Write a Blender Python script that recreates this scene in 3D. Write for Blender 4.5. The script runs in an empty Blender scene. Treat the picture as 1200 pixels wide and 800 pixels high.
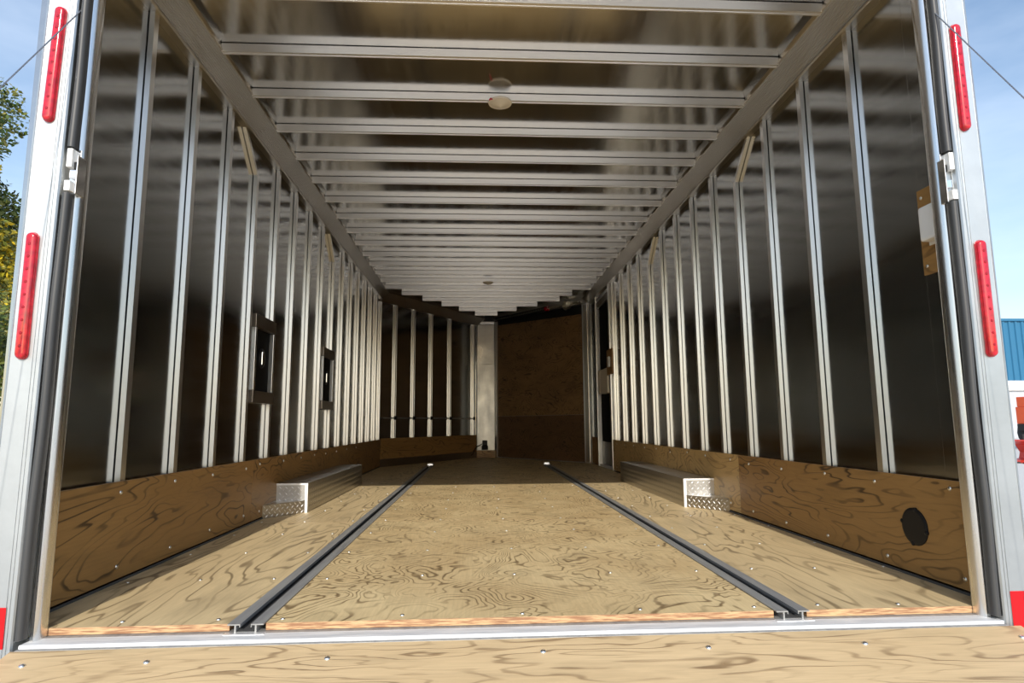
import bpy, bmesh, math, random
from mathutils import Vector, Matrix
random.seed(7)
scene = bpy.context.scene
C = scene.collection
PI = math.pi

# ------------------------------------------------------------------ camera
cam_d = bpy.data.cameras.new('camera'); cam = bpy.data.objects.new('camera', cam_d); C.objects.link(cam)
cam_d.sensor_width = 36; cam_d.lens = 719.94 * 36 / 1200; cam_d.clip_start = .02; cam_d.clip_end = 400
ya, pi_, ro = map(math.radians, (3.1255, 7.5858, -0.4095))
r = Vector((math.cos(ya), -math.sin(ya), 0)); fw = Vector((math.sin(ya), math.cos(ya), 0)); Z = Vector((0, 0, 1))
F = math.cos(pi_) * fw + math.sin(pi_) * Z; U = -math.sin(pi_) * fw + math.cos(pi_) * Z
R2 = math.cos(ro) * r + math.sin(ro) * U; U2 = -math.sin(ro) * r + math.cos(ro) * U
M = Matrix((R2, U2, -F)).transposed().to_4x4(); M.translation = Vector((-.1154, -1.5768, .4743))
cam.matrix_world = M
scene.camera = cam

# ------------------------------------------------------------------ light and exposure
scene.view_settings.view_transform = 'Standard'; scene.view_settings.look = 'None'
scene.view_settings.gamma = 1; scene.view_settings.use_curve_mapping = False
scene.view_settings.exposure = 0.62
SUN_AZ, SUN_EL = math.radians(1.2), math.radians(29.5)      # light travels towards +y, slightly +x
sd = bpy.data.lights.new('sun', 'SUN'); sd.energy = 2.6; sd.angle = math.radians(.6); sd.color = (1, .93, .82)
so = bpy.data.objects.new('sun', sd); C.objects.link(so)
dirv = Vector((math.sin(SUN_AZ) * math.cos(SUN_EL), math.cos(SUN_AZ) * math.cos(SUN_EL), -math.sin(SUN_EL)))
so.rotation_euler = dirv.to_track_quat('-Z', 'Y').to_euler(); so.location = (-3, -12, 8)
w = bpy.data.worlds.new('sky'); scene.world = w; w.use_nodes = True
nt = w.node_tree; nt.nodes.clear()
def N(nt, t, **kw):
    n = nt.nodes.new(t)
    for k, v in kw.items(): setattr(n, k, v)
    return n
sky = N(nt, 'ShaderNodeTexSky', sky_type='NISHITA'); sky.sun_disc = False
sky.sun_elevation = SUN_EL; sky.sun_rotation = PI + SUN_AZ; sky.air_density = 1.2; sky.dust_density = 1.2; sky.ozone_density = 2.0
tc = N(nt, 'ShaderNodeTexCoord'); mp = N(nt, 'ShaderNodeMapping'); mp.inputs['Scale'].default_value = (1, 1, 3)
cn = N(nt, 'ShaderNodeTexNoise'); cn.inputs['Scale'].default_value = 1.6; cn.inputs['Detail'].default_value = 6; cn.inputs['Roughness'].default_value = .55
cr = N(nt, 'ShaderNodeValToRGB'); cr.color_ramp.elements[0].position = .42; cr.color_ramp.elements[1].position = .75
cr.color_ramp.elements[0].color = (0, 0, 0, 1); cr.color_ramp.elements[1].color = (.5, .5, .5, 1)
mx = N(nt, 'ShaderNodeMix', data_type='RGBA'); mx.inputs['B'].default_value = (5.5, 6.2, 7.2, 1)
bg = N(nt, 'ShaderNodeBackground'); bg.inputs['Strength'].default_value = .135; wo = N(nt, 'ShaderNodeOutputWorld')
L = nt.links.new
L(tc.outputs['Generated'], mp.inputs['Vector']); L(mp.outputs[0], cn.inputs['Vector']); L(cn.outputs['Fac'], cr.inputs['Fac'])
L(cr.outputs['Color'], mx.inputs['Factor']); L(sky.outputs['Color'], mx.inputs['A']); L(mx.outputs['Result'], bg.inputs['Color']); L(bg.outputs[0], wo.inputs[0])

# ------------------------------------------------------------------ materials
def mat(name, col, rough=.5, metal=0., spec=.5):
    m = bpy.data.materials.new(name); m.use_nodes = True
    b = m.node_tree.nodes['Principled BSDF']
    b.inputs['Base Color'].default_value = (*col, 1); b.inputs['Roughness'].default_value = rough; b.inputs['Metallic'].default_value = metal
    b.inputs['Specular IOR Level'].default_value = spec
    return m
def alu(name, col, rough, scale=(40, 40, 2), var=.08, bump=0., bscale=None, spots=0.):
    """brushed or sheet aluminium: streaky colour and roughness, optional large soft buckling"""
    m = mat(name, col, rough, 1.0); t = m.node_tree; b = t.nodes['Principled BSDF']; l = t.links.new
    tc = N(t, 'ShaderNodeTexCoord'); mp = N(t, 'ShaderNodeMapping'); mp.inputs['Scale'].default_value = scale
    n = N(t, 'ShaderNodeTexNoise'); n.inputs['Scale'].default_value = 1; n.inputs['Detail'].default_value = 4
    l(tc.outputs['Object'], mp.inputs[0]); l(mp.outputs[0], n.inputs['Vector'])
    mr = N(t, 'ShaderNodeMapRange'); mr.inputs['From Min'].default_value = .3; mr.inputs['From Max'].default_value = .7
    mr.inputs['To Min'].default_value = max(.02, rough - var); mr.inputs['To Max'].default_value = rough + var
    l(n.outputs['Fac'], mr.inputs['Value']); l(mr.outputs[0], b.inputs['Roughness'])
    cr = N(t, 'ShaderNodeValToRGB'); cr.color_ramp.elements[0].position = .3; cr.color_ramp.elements[1].position = .7
    cr.color_ramp.elements[0].color = (*[c * (1 - var) for c in col], 1); cr.color_ramp.elements[1].color = (*[min(1, c * (1 + var)) for c in col], 1)
    n2 = N(t, 'ShaderNodeTexNoise'); n2.inputs['Scale'].default_value = 9; n2.inputs['Detail'].default_value = 7; n2.inputs['Roughness'].default_value = .7
    l(tc.outputs['Object'], n2.inputs['Vector'])
    l((n2 if spots else n).outputs['Fac'], cr.inputs['Fac']); l(cr.outputs['Color'], b.inputs['Base Color'])
    if bump:
        mp2 = N(t, 'ShaderNodeMapping'); mp2.inputs['Scale'].default_value = bscale
        n3 = N(t, 'ShaderNodeTexNoise'); n3.inputs['Scale'].default_value = 1; n3.inputs['Detail'].default_value = 1
        l(tc.outputs['Object'], mp2.inputs[0]); l(mp2.outputs[0], n3.inputs['Vector'])
        bp = N(t, 'ShaderNodeBump'); bp.inputs['Strength'].default_value = 1; bp.inputs['Distance'].default_value = bump
        l(n3.outputs['Fac'], bp.inputs['Height']); l(bp.outputs[0], b.inputs['Normal'])
    return m
def plywood(name, light, mid, dark, scale, lines=7., rough=.6, grain='y', stain=.35, width=.16):
    """rotary cut plywood: contour figure of a stretched noise field plus fine grain and stains"""
    m = mat(name, mid, rough); t = m.node_tree; b = t.nodes['Principled BSDF']; l = t.links.new
    tc = N(t, 'ShaderNodeTexCoord'); oi = N(t, 'ShaderNodeObjectInfo')
    mp = N(t, 'ShaderNodeMapping'); mp.inputs['Scale'].default_value = scale; l(tc.outputs['Object'], mp.inputs[0])
    wv = N(t, 'ShaderNodeMath', operation='MULTIPLY'); wv.inputs[1].default_value = 37; l(oi.outputs['Random'], wv.inputs[0])
    def noise(sc, det, ro=.5, vec=None, dist=0):
        n = N(t, 'ShaderNodeTexNoise', noise_dimensions='4D'); n.inputs['Scale'].default_value = sc; n.inputs['Detail'].default_value = det
        n.inputs['Roughness'].default_value = ro; n.inputs['Distortion'].default_value = dist
        l(vec or mp.outputs[0], n.inputs['Vector']); l(wv.outputs[0], n.inputs['W']); return n.outputs['Fac']
    f = noise(1, 3.0, .42, dist=.7)
    k = N(t, 'ShaderNodeMath', operation='MULTIPLY'); k.inputs[1].default_value = lines; l(f, k.inputs[0])
    fr = N(t, 'ShaderNodeMath', operation='FRACT'); l(k.outputs[0], fr.inputs[0])
    cr = N(t, 'ShaderNodeValToRGB'); e = cr.color_ramp.elements
    e[0].position = 0; e[0].color = (1, 1, 1, 1); e[1].position = 1; e[1].color = (.9, .9, .9, 1)
    for p_, v in ((width * .5, .85), (width, .12), (width + .2, .0), (.86, .10), (.97, .9)):
        x = e.new(p_); x.color = (v, v, v, 1)
    l(fr.outputs[0], cr.inputs['Fac'])
    # break the figure up so that lines come and go
    mod = noise(2.3, 2); mm = N(t, 'ShaderNodeMapRange'); mm.inputs['From Min'].default_value = .36; mm.inputs['From Max'].default_value = .62
    mm.inputs['To Min'].default_value = .12; l(mod, mm.inputs['Value'])
    mu = N(t, 'ShaderNodeMath', operation='MULTIPLY'); l(cr.outputs['Color'], mu.inputs[0]); l(mm.outputs[0], mu.inputs[1])
    # patches of tone
    mp2 = N(t, 'ShaderNodeMapping'); mp2.inputs['Scale'].default_value = tuple(s * .8 for s in scale); l(tc.outputs['Object'], mp2.inputs[0])
    pt = noise(1, 3, .6, mp2.outputs[0]); pr = N(t, 'ShaderNodeMapRange'); pr.inputs['From Min'].default_value = .35; pr.inputs['From Max'].default_value = .68; l(pt, pr.inputs['Value'])
    m1 = N(t, 'ShaderNodeMix', data_type='RGBA'); m1.inputs['A'].default_value = (*light, 1); m1.inputs['B'].default_value = (*mid, 1); l(pr.outputs[0], m1.inputs['Factor'])
    m2 = N(t, 'ShaderNodeMix', data_type='RGBA'); m2.inputs['B'].default_value = (*dark, 1); l(m1.outputs['Result'], m2.inputs['A']); l(mu.outputs[0], m2.inputs['Factor'])
    # fine grain
    g = {'y': (160, 9, 160), 'x': (9, 160, 160)}[grain]
    mp3 = N(t, 'ShaderNodeMapping'); mp3.inputs['Scale'].default_value = g; l(tc.outputs['Object'], mp3.inputs[0])
    gf = noise(1, 3, .6, mp3.outputs[0]); gr = N(t, 'ShaderNodeMapRange'); gr.inputs['From Min'].default_value = .3; gr.inputs['From Max'].default_value = .7
    gr.inputs['To Min'].default_value = .90; gr.inputs['To Max'].default_value = 1.06; l(gf, gr.inputs['Value'])
    st = noise(2.2, 5, .65, mp2.outputs[0]); sr = N(t, 'ShaderNodeMapRange'); sr.inputs['From Min'].default_value = .52; sr.inputs['From Max'].default_value = .72
    sr.inputs['To Min'].default_value = 1; sr.inputs['To Max'].default_value = 1 - stain; l(st, sr.inputs['Value'])
    mm2 = N(t, 'ShaderNodeMath', operation='MULTIPLY'); l(gr.outputs[0], mm2.inputs[0]); l(sr.outputs[0], mm2.inputs[1])
    m3 = N(t, 'ShaderNodeVectorMath', operation='SCALE'); l(m2.outputs['Result'], m3.inputs[0]); l(mm2.outputs[0], m3.inputs['Scale'])
    l(m3.outputs[0], b.inputs['Base Color'])
    bp = N(t, 'ShaderNodeBump'); bp.inputs['Distance'].default_value = .0006; l(mu.outputs[0], bp.inputs['Height']); l(bp.outputs[0], b.inputs['Normal'])
    return m
def noisy(name, a, bcol, sc, rough=.8, lo=.35, hi=.65, metal=0., mscale=(1, 1, 1)):
    m = mat(name, a, rough, metal); t = m.node_tree; b = t.nodes['Principled BSDF']; l = t.links.new
    tc = N(t, 'ShaderNodeTexCoord'); mp = N(t, 'ShaderNodeMapping'); mp.inputs['Scale'].default_value = mscale
    n = N(t, 'ShaderNodeTexNoise'); n.inputs['Scale'].default_value = sc; n.inputs['Detail'].default_value = 6
    cr = N(t, 'ShaderNodeValToRGB'); cr.color_ramp.elements[0].position = lo; cr.color_ramp.elements[1].position = hi
    cr.color_ramp.elements[0].color = (*a, 1); cr.color_ramp.elements[1].color = (*bcol, 1)
    l(tc.outputs['Object'], mp.inputs[0]); l(mp.outputs[0], n.inputs['Vector']); l(n.outputs['Fac'], cr.inputs['Fac']); l(cr.outputs['Color'], b.inputs['Base Color'])
    return m
MAT = dict(
    sheet=alu('wall sheet aluminium', (.43, .44, .44), .15, (3, 3, 30), .03, .005, (0, 1.8, 2.6)),
    roof=alu('roof sheet aluminium', (.60, .57, .52), .17, (30, 3, 3), .04, .003, (1.3, 1.5, 0)),
    stud=alu('stud aluminium', (.88, .88, .87), .30, (25, 25, 1.5), .03),
    bow=alu('roof bow aluminium', (.97, .95, .92), .36, (1.5, 25, 25), .02),
    cove=alu('ribbed coving aluminium', (.52, .49, .44), .34, (20, 2, 20), .02),
    post=alu('scuffed post aluminium', (.52, .545, .56), .46, (6, 6, 1), .07, spots=1),
    tube=alu('jamb tube aluminium', (.82, .81, .79), .28, (60, 60, 2), .08),
    sill=alu('sill aluminium', (.92, .92, .92), .6, (2, 30, 30), .05),
    track=noisy('track aluminium', (.25, .25, .25), (.33, .33, .32), 1, .5, metal=.3, mscale=(60, 4, 60)),
    trackin=mat('track channel', (.09, .09, .09), .6, .3),
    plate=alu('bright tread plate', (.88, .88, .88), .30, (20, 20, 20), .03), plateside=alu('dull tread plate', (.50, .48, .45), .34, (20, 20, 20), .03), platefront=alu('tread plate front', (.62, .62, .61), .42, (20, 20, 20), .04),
    bronze=alu('anodised frame', (.30, .26, .22), .35, (20, 20, 20), .06),
    rubber=mat('black rubber', (.045, .047, .05), .48), black=mat('black plastic', (.008, .008, .009), .5, spec=.3),
    steel=mat('zinc steel', (.75, .72, .62), .3, 1.), screw=mat('screw zinc', (.8, .8, .78), .3, 1.),
    chrome=mat('latch chrome', (.9, .9, .9), .12, 1.),
    beige=mat('beige plastic', (.80, .72, .58), .45), white=mat('white plastic', (.78, .78, .76), .35),
    lens=mat('dome lens', (.72, .64, .50), .3), cable=mat('wire rope', (.35, .36, .38), .35, .9),
    dark=mat('dark door skin', (.006, .006, .006), .8, spec=.1), grey=mat('grey kick plate', (.28, .27, .26), .5, .4),
    redtape=noisy('red reflective tape', (.62, .0, .004), (.5, 0, .004), 90, .3), redwire=mat('red wire', (.6, .01, .05), .4),
    plyfloor=plywood('floor plywood centre', (.68, .53, .29), (.56, .41, .21), (.19, .125, .055), (3.6, 3.0, 3), 26, .55, 'y', .25, .2),
    plyside=plywood('floor plywood sides', (.68, .53, .30), (.55, .42, .235), (.23, .165, .085), (3.6, .85, 3), 18, .55, 'y', .3, .16),
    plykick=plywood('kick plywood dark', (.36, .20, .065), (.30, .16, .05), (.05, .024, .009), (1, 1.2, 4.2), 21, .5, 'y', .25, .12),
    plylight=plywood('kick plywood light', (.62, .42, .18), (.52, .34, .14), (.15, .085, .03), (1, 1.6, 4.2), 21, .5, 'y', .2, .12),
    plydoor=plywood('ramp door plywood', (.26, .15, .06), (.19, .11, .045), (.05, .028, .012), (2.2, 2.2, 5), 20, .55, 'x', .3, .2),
    plyramp=plywood('ramp plywood', (.61, .46, .27), (.53, .39, .22), (.25, .165, .085), (1.5, 9, 3), 14, .55, 'x', .2, .14),
    plyedge=noisy('plywood edge', (.56, .36, .19), (.28, .14, .07), 1, .7, .4, .6, mscale=(25, 25, 320)),
    ground=noisy('gravel yard', (.52, .51, .49), (.66, .64, .61), 60, .95),
    skin=mat('white body skin', (.7, .7, .7), .35),
)
def red_lens():
    m = mat('red lens', (.72, .0, .012), .12); t = m.node_tree; b = t.nodes['Principled BSDF']; l = t.links.new
    tc = N(t, 'ShaderNodeTexCoord'); v = N(t, 'ShaderNodeTexVoronoi'); v.inputs['Scale'].default_value = 70; l(tc.outputs['Object'], v.inputs['Vector'])
    cr = N(t, 'ShaderNodeValToRGB'); cr.color_ramp.elements[0].color = (.62, .0, .014, 1); cr.color_ramp.elements[1].color = (.34, .0, .006, 1)
    l(v.outputs['Distance'], cr.inputs['Fac']); cr.color_ramp.elements[1].position = .9; l(cr.outputs['Color'], b.inputs['Base Color']); b.inputs['Coat Weight'].default_value = .8
    return m
MAT['redlens'] = red_lens()

# ------------------------------------------------------------------ mesh helpers
class MB:
    def __init__(s): s.v = []; s.f = []; s.m = []
    def add(s, vs, fs, mi=0):
        o = len(s.v); s.v += [tuple(v) for v in vs]; s.f += [tuple(i + o for i in f) for f in fs]; s.m += [mi] * len(fs); return s
    def box(s, a, b, mi=0):
        (x0, y0, z0), (x1, y1, z1) = a, b
        x0, x1 = sorted((x0, x1)); y0, y1 = sorted((y0, y1)); z0, z1 = sorted((z0, z1))
        return s.add([(x0, y0, z0), (x1, y0, z0), (x1, y1, z0), (x0, y1, z0), (x0, y0, z1), (x1, y0, z1), (x1, y1, z1), (x0, y1, z1)],
                     [(0, 3, 2, 1), (4, 5, 6, 7), (0, 1, 5, 4), (1, 2, 6, 5), (2, 3, 7, 6), (3, 0, 4, 7)], mi)
    def loft(s, rings, mi=0, caps=True, closed=True):
        n = len(rings[0]); vs = [p for q in rings for p in q]; fs = []
        for k in range(len(rings) - 1):
            for i in range(n if closed else n - 1):
                j = (i + 1) % n; fs.append((k * n + i, k * n + j, (k + 1) * n + j, (k + 1) * n + i))
        if caps: fs.append(tuple(range(n))[::-1]); fs.append(tuple((len(rings) - 1) * n + i for i in range(n)))
        return s.add(vs, fs, mi)
    def tube(s, path, rad, n=8, mi=0):
        path = [Vector(p) for p in path]; rings = []
        for i, p in enumerate(path):
            t = (path[min(i + 1, len(path) - 1)] - path[max(i - 1, 0)]).normalized()
            a = t.cross(Vector((0, 0, 1)) if abs(t.z) < .9 else Vector((1, 0, 0))).normalized(); b = t.cross(a)
            rr = rad[i] if isinstance(rad, (list, tuple)) else rad
            rings.append([p + rr * (math.cos(2 * PI * k / n) * a + math.sin(2 * PI * k / n) * b) for k in range(n)])
        return s.loft(rings, mi)
    def lathe(s, prof, o, ax, n=20, mi=0):
        """prof: list of (radius, along)"""
        ax = Vector(ax).normalized(); a = ax.cross(Vector((0, 0, 1)) if abs(ax.z) < .9 else Vector((1, 0, 0))).normalized(); b = ax.cross(a); o = Vector(o)
        return s.loft([[o + ax * h + q * (math.cos(2 * PI * k / n) * a + math.sin(2 * PI * k / n) * b) for k in range(n)] for q, h in prof], mi)
def build(name, mb, mats, parent=None, kind=None, bevel=0., smooth=False):
    me = bpy.data.meshes.new(name); me.from_pydata(mb.v, [], mb.f); me.update()
    bm = bmesh.new(); bm.from_mesh(me); bmesh.ops.recalc_face_normals(bm, faces=bm.faces)
    if bevel: bmesh.ops.bevel(bm, geom=[e for e in bm.edges if len(e.link_faces) == 2 and e.calc_face_angle(0) > .6], offset=bevel, segments=2, affect='EDGES', profile=.6)
    bm.to_mesh(me); bm.free()
    if not isinstance(mats, (list, tuple)): mats = [mats]
    for m in mats: me.materials.append(MAT[m] if isinstance(m, str) else m)
    if len(mats) > 1 and not bevel:
        for p, i in zip(me.polygons, mb.m): p.material_index = i
    if smooth:
        for p in me.polygons: p.use_smooth = True
        try: me.set_sharp_from_angle(angle=.7)
        except Exception: pass
    o = bpy.data.objects.new(name, me); C.objects.link(o)
    if parent: o.parent = parent
    if kind: o['kind'] = kind
    return o
def tag(o, label, cat, group=None):
    o['label'] = label; o['category'] = cat
    if group: o['group'] = group
    return o
def struct(name, mb, m, label=None, cat=None, **k):
    o = build(name, mb, m, kind='structure', **k)
    if label: tag(o, label, cat)
    return o
def empty(name, loc, label, cat, group=None, structure=False):
    o = bpy.data.objects.new(name, None); C.objects.link(o); o.location = loc; o.empty_display_size = .05
    tag(o, label, cat, group)
    if structure: o['kind'] = 'structure'
    return o
def keep(o, parent):   # parent a world-space mesh under an empty that is not at the origin
    o.parent = parent; o.matrix_parent_inverse = Matrix.Translation(parent.location).inverted(); return o
def dup(o, loc, parent):
    c = o.copy(); C.objects.link(c); c.location = loc; c.parent = parent
    return c

# ------------------------------------------------------------------ dimensions
WX = 1.255          # wall sheet
KX = 1.22           # face of the kick boards
ZC = 2.004          # roof sheet
SP = .337           # stud and bow spacing
LY = 5.50; RY = 5.70   # where the nose begins, left and right
NL, NR, NY = -.16, .125, 7.25   # nose plate
GZ = -.47           # ground

# ------------------------------------------------------------------ ground
g = MB(); n_ = 40
struct('ground', MB().box((-90, -70, GZ - .2), (90, 110, GZ)), 'ground', 'pale gravel yard on which the trailer stands', 'ground')

# ------------------------------------------------------------------ floor
fl = MB(); fl.loft([[(-1.25, .0, z), (1.25, .0, z), (1.25, RY, z), (NR, NY, z), (NL, NY, z), (-1.25, LY, z)] for z in (-.08, -.0175)])
floor = struct('floor', fl, 'track', 'plywood floor of the trailer in sheets between two tracks', 'floor')
def polyprism(mb, pts, z0, z1, mi=0):
    return mb.loft([[(x, y, z0) for x, y in pts], [(x, y, z1) for x, y in pts]], mi)
screw_mb = MB().lathe([(.0055, -.001), (.0055, .001), (.0042, .0026), (.0015, .0033)], (0, 0, 0), (0, 0, 1), 8)
scr0 = build('screw', screw_mb, 'screw', smooth=True); scr_used = [False]
def screw(loc, parent, rot=None, s=1.):
    o = scr0
    if scr_used[0]: o = scr0.copy(); C.objects.link(o)
    scr_used[0] = True
    o.location = loc; o.parent = parent; o.scale = (s, s, s)
    o.rotation_euler = rot or (0, 0, random.random() * 3)
    return o
T0, T1 = .637, .713     # track edges (left side mirrored)
TL = (-.672, .672)
def vx(y, side):        # inner face of the nose at depth y
    Y_ = LY if side < 0 else RY
    if y <= Y_: return side * WX
    t = (y - Y_) / (NY - Y_); e = NL if side < 0 else NR
    return side * WX + t * (e - side * WX)
seams = [.016, 1.56, 3.99, 5.50]
TREND = 5.62
for col, (xa, xb) in enumerate(((-1.235, -.715), (-.629, .629), (.715, 1.235))):
    for k in range(3):
        y0, y1 = seams[k] + (.0 if k == 0 else .0015), seams[k + 1] - .0015
        mb = MB().box((xa, y0, -.0165), (xb, y1, 0), 0)
        mb.m = [1, 0, 1, 1, 1, 1]
        p = build('floor_panel', mb, ['plyfloor' if col == 1 else 'plyside', 'plyedge'], floor)
        xs = (xa + .05, (xa + xb) / 2, xb - .03) if col != 1 else (-.59, -.3, 0, .3, .59)
        y = y0 + .035
        while y < y1 and y < 4.2:
            for x in xs: screw((x + random.uniform(-.012, .012), y + random.uniform(-.01, .01), 0), p)
            y += .40
nose_f = MB(); polyprism(nose_f, [(-1.235, 5.5015), (-.715, 5.5015), (-.715, TREND), (-.629, TREND), (-.629, 5.5015), (.629, 5.5015), (.629, TREND), (.715, TREND), (.715, 5.5015), (1.235, 5.5015), (1.235, RY), (NR, NY), (NL, NY)], -.0165, 0)
build('floor_panel', nose_f, 'plyside', floor)
# recessed tracks, each a ribbed T-slot channel
for side, lab in ((-1, 'left'), (1, 'right')):
    t = empty('floor_track', (side * .672, .0, -.0175), 'long grey slotted aluminium channel set in the %s half of the floor' % lab, 'floor track', 'channels in the floor')
    cx = side * .672
    fl1 = MB().box((cx - .0425, .0, .0005), (cx - .0125, TREND, .0035)).box((cx + .0125, .0, .0005), (cx + .0425, TREND, .0035))
    keep(build('flange', fl1, 'track'), t)
    wb = MB().box((cx - .026, .0, -.0172), (cx - .022, TREND, .0005)).box((cx + .022, .0, -.0172), (cx + .026, TREND, .0005)).box((cx - .0145, .0, -.004), (cx - .0125, TREND, .0005)).box((cx + .0125, .0, -.004), (cx + .0145, TREND, .0005))
    keep(build('web', wb, 'track'), t)
    keep(build('channel_bed', MB().box((cx - .022, .004, -.0172), (cx + .022, TREND, -.0145)), 'trackin'), t)
    keep(build('foot', MB().box((cx - .048, -.012, -.0200), (cx + .048, .004, -.0165)), 'sill'), t)
    cap = empty('track_end_cup', (cx, TREND + .04, .0), 'small bright cup at the far end of the %s floor track' % lab, 'track end')
    keep(build('cup', MB().add([(cx - .034, TREND + .005, 0), (cx + .034, TREND + .005, 0), (cx + .034, TREND + .07, 0), (cx - .034, TREND + .07, 0), (cx - .028, TREND + .009, .024), (cx + .028, TREND + .009, .024), (cx + .028, TREND + .06, .028), (cx - .028, TREND + .06, .028)], [(0, 3, 2, 1), (4, 5, 6, 7), (0, 1, 5, 4), (1, 2, 6, 5), (2, 3, 7, 6), (3, 0, 4, 7)]), 'stud', bevel=.002), cap)

# rear sill
MAT['weldsill'] = noisy('welded sill', (.80, .81, .82), (.62, .64, .66), 1, .6, metal=.3, mscale=(9, 60, 60))
sl_ = struct('trim_1', MB().box((-1.16, -.045, -.075), (1.185, .014, -.018)), 'weldsill', 'bright aluminium sill across the rear of the floor', 'sill', bevel=.003)
build('sill_lip', MB().box((-1.16, -.058, -.09), (1.185, -.0455, -.025)), 'track', sl_, bevel=.003)

# ------------------------------------------------------------------ side walls with studs
def stud_mesh(z0, z1, side, face='x'):
    """hat channel standing off the sheet by a hair; inward is -side*x"""
    mb = MB(); s = -side
    mb.box((s * .003, -.014, z0), (s * .0205, .014, z1))
    mb.box((0, .004, z0), (s * .003, .010, z1))
    mb.box((0, .014, z0), (s * .002, .03, z1))
    return mb
walls = {}
for side, nm in ((-1, 'left'), (1, 'right')):
    mb = MB()
    if side < 0: mb.box((side * WX, 0.0, -.08), (side * (WX + .03), LY, 2.06))
    else:
        mb.box((side * WX, 0.0, -.08), (side * (WX + .03), 4.60, 2.06)).box((side * WX, 5.32, -.08), (side * (WX + .03), RY + .03, 2.06)).box((side * WX, 4.60, 1.84), (side * (WX + .03), 5.32, 2.06)).box((side * WX, 4.60, -.08), (side * (WX + .03), 5.32, .0))
    wl = struct('wall_' + nm, mb, ['sheet'], '%s side wall of dark reflective aluminium sheet with upright studs' % nm, 'wall'); walls[side] = wl
    full = build('stud', stud_mesh(.02, 1.93, side), 'stud', wl)
    y0 = .4595; first = True
    N_ = 16 if side < 0 else 13
    for i in range(N_):
        y = y0 + SP * i
        if side < 0 and i == 15: y -= .02
        kinked = i in (3, 8)
        cut = side < 0 and i in (4, 8)
        if not kinked and not cut:
            if first: full.location = (side * WX, y, 0); first = False
            else: dup(full, (side * WX, y, 0), wl)
        if cut:
            o = build('stud', stud_mesh(.02, .585, side), 'stud', wl); o.location = (side * WX, y, 0)
            o = build('stud', stud_mesh(1.03, 1.93 if not kinked else 1.73, side), 'stud', wl); o.location = (side * WX, y, 0)
        if kinked:
            if not cut:
                o = build('stud', stud_mesh(.02, 1.73, side), 'stud', wl); o.location = (side * WX, y, 0)
            s = -side; k = MB(); dy = -.20; z0, z1 = 1.728, 1.93
            def par(xa, xb, ya_, yb_):
                k.add([(xa, ya_, z0), (xb, ya_, z0), (xb, yb_, z0), (xa, yb_, z0), (xa, ya_ + dy, z1), (xb, ya_ + dy, z1), (xb, yb_ + dy, z1), (xa, yb_ + dy, z1)],
                      [(0, 3, 2, 1), (4, 5, 6, 7), (0, 1, 5, 4), (1, 2, 6, 5), (2, 3, 7, 6), (3, 0, 4, 7)])
            par(s * .003, s * .0205, -.016, .012); par(0, s * .003, -.002, .006)
            o = build('stud_brace', k, 'stud', wl); o.location = (side * WX, y, 0)
    # corner flange just inside the door frame
    s = -side
    build('corner_flange', MB().box((side * WX, .0, .02), (side * (WX - .028), .035, 1.93)).box((side * WX, .035, .02), (side * (WX - .012), .12, 1.93)).box((side * (WX), .12, .02), (side * (WX - .004), .19, 1.93)), 'sheet', wl, bevel=.002)

# ------------------------------------------------------------------ kick boards
def kick(name, side, segs, zt, label):
    base = empty(name, (side * KX, 0, 0), label, 'baseboard', structure=True)
    for (a, b, m) in segs:
        mb = MB().box((side * KX, a + .001, .012), (side * (KX + .010), b - .001, zt)); mb.m = [1, 1, 0, 0, 0, 0]
        p = build('kick_board', mb, [m, 'plyedge']); keep(p, base)
        y = a + .12 if a > .1 else .11
        while y < min(b, 4.4):
            for z in (zt - .03, .045):
                o = screw((side * KX, y + random.uniform(-.03, .03), z + random.uniform(-.008, .008)), p, (0, -side * PI / 2, 0), 1.25)
            y += SP
    return base
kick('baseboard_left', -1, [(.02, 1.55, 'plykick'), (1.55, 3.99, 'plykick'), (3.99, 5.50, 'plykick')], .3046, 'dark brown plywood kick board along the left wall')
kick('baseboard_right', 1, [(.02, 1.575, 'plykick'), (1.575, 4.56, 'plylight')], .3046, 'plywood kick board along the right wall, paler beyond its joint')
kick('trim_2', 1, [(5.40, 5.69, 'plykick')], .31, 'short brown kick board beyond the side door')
# angle strip where floor meets kick board
for side, nm, e in ((-1, 'trim_3', 5.5), (1, 'trim_4', 4.56)):
    struct(nm, MB().box((side * KX, .016, .0), (side * (KX - .003), e, .007)), 'trackin', 'thin aluminium strip at the foot of the %s kick board' % ('left' if side < 0 else 'right'), 'trim')

# ------------------------------------------------------------------ roof
rf = MB(); rf.loft([[(-1.285, -.02, z), (1.285, -.02, z), (1.285, RY, z), (NR + .03, NY + .03, z), (NL - .03, NY + .03, z), (-1.285, LY, z)] for z in (ZC, ZC + .04)])
ceil = struct('ceiling', rf, 'roof', 'reflective aluminium roof crossed by many bows', 'ceiling')
def bow_mesh(xa, xb):
    mb = MB()
    H = .037
    for (z0, z1, ya_, yb_) in ((-H, -.003, -.011, .011), (-.003, 0, .003, .009), (-H - .0016, -H, .004, .0105)):
        mb.add([(xa, ya_, z1), (xb, ya_, z1), (xb, yb_, z1), (xa, yb_, z1), (xa + (.0 if z1 == 0 else 0), ya_, z0), (xb, ya_, z0), (xb, yb_, z0), (xa, yb_, z0)],
               [(0, 1, 2, 3), (4, 7, 6, 5), (0, 4, 5, 1), (1, 5, 6, 2), (2, 6, 7, 3), (3, 7, 4, 0)])
    return mb
bow0 = build('roof_bow', bow_mesh(-1.15, 1.15), 'bow', ceil); bow0.location = (0, .114, ZC)
i = 1
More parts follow.
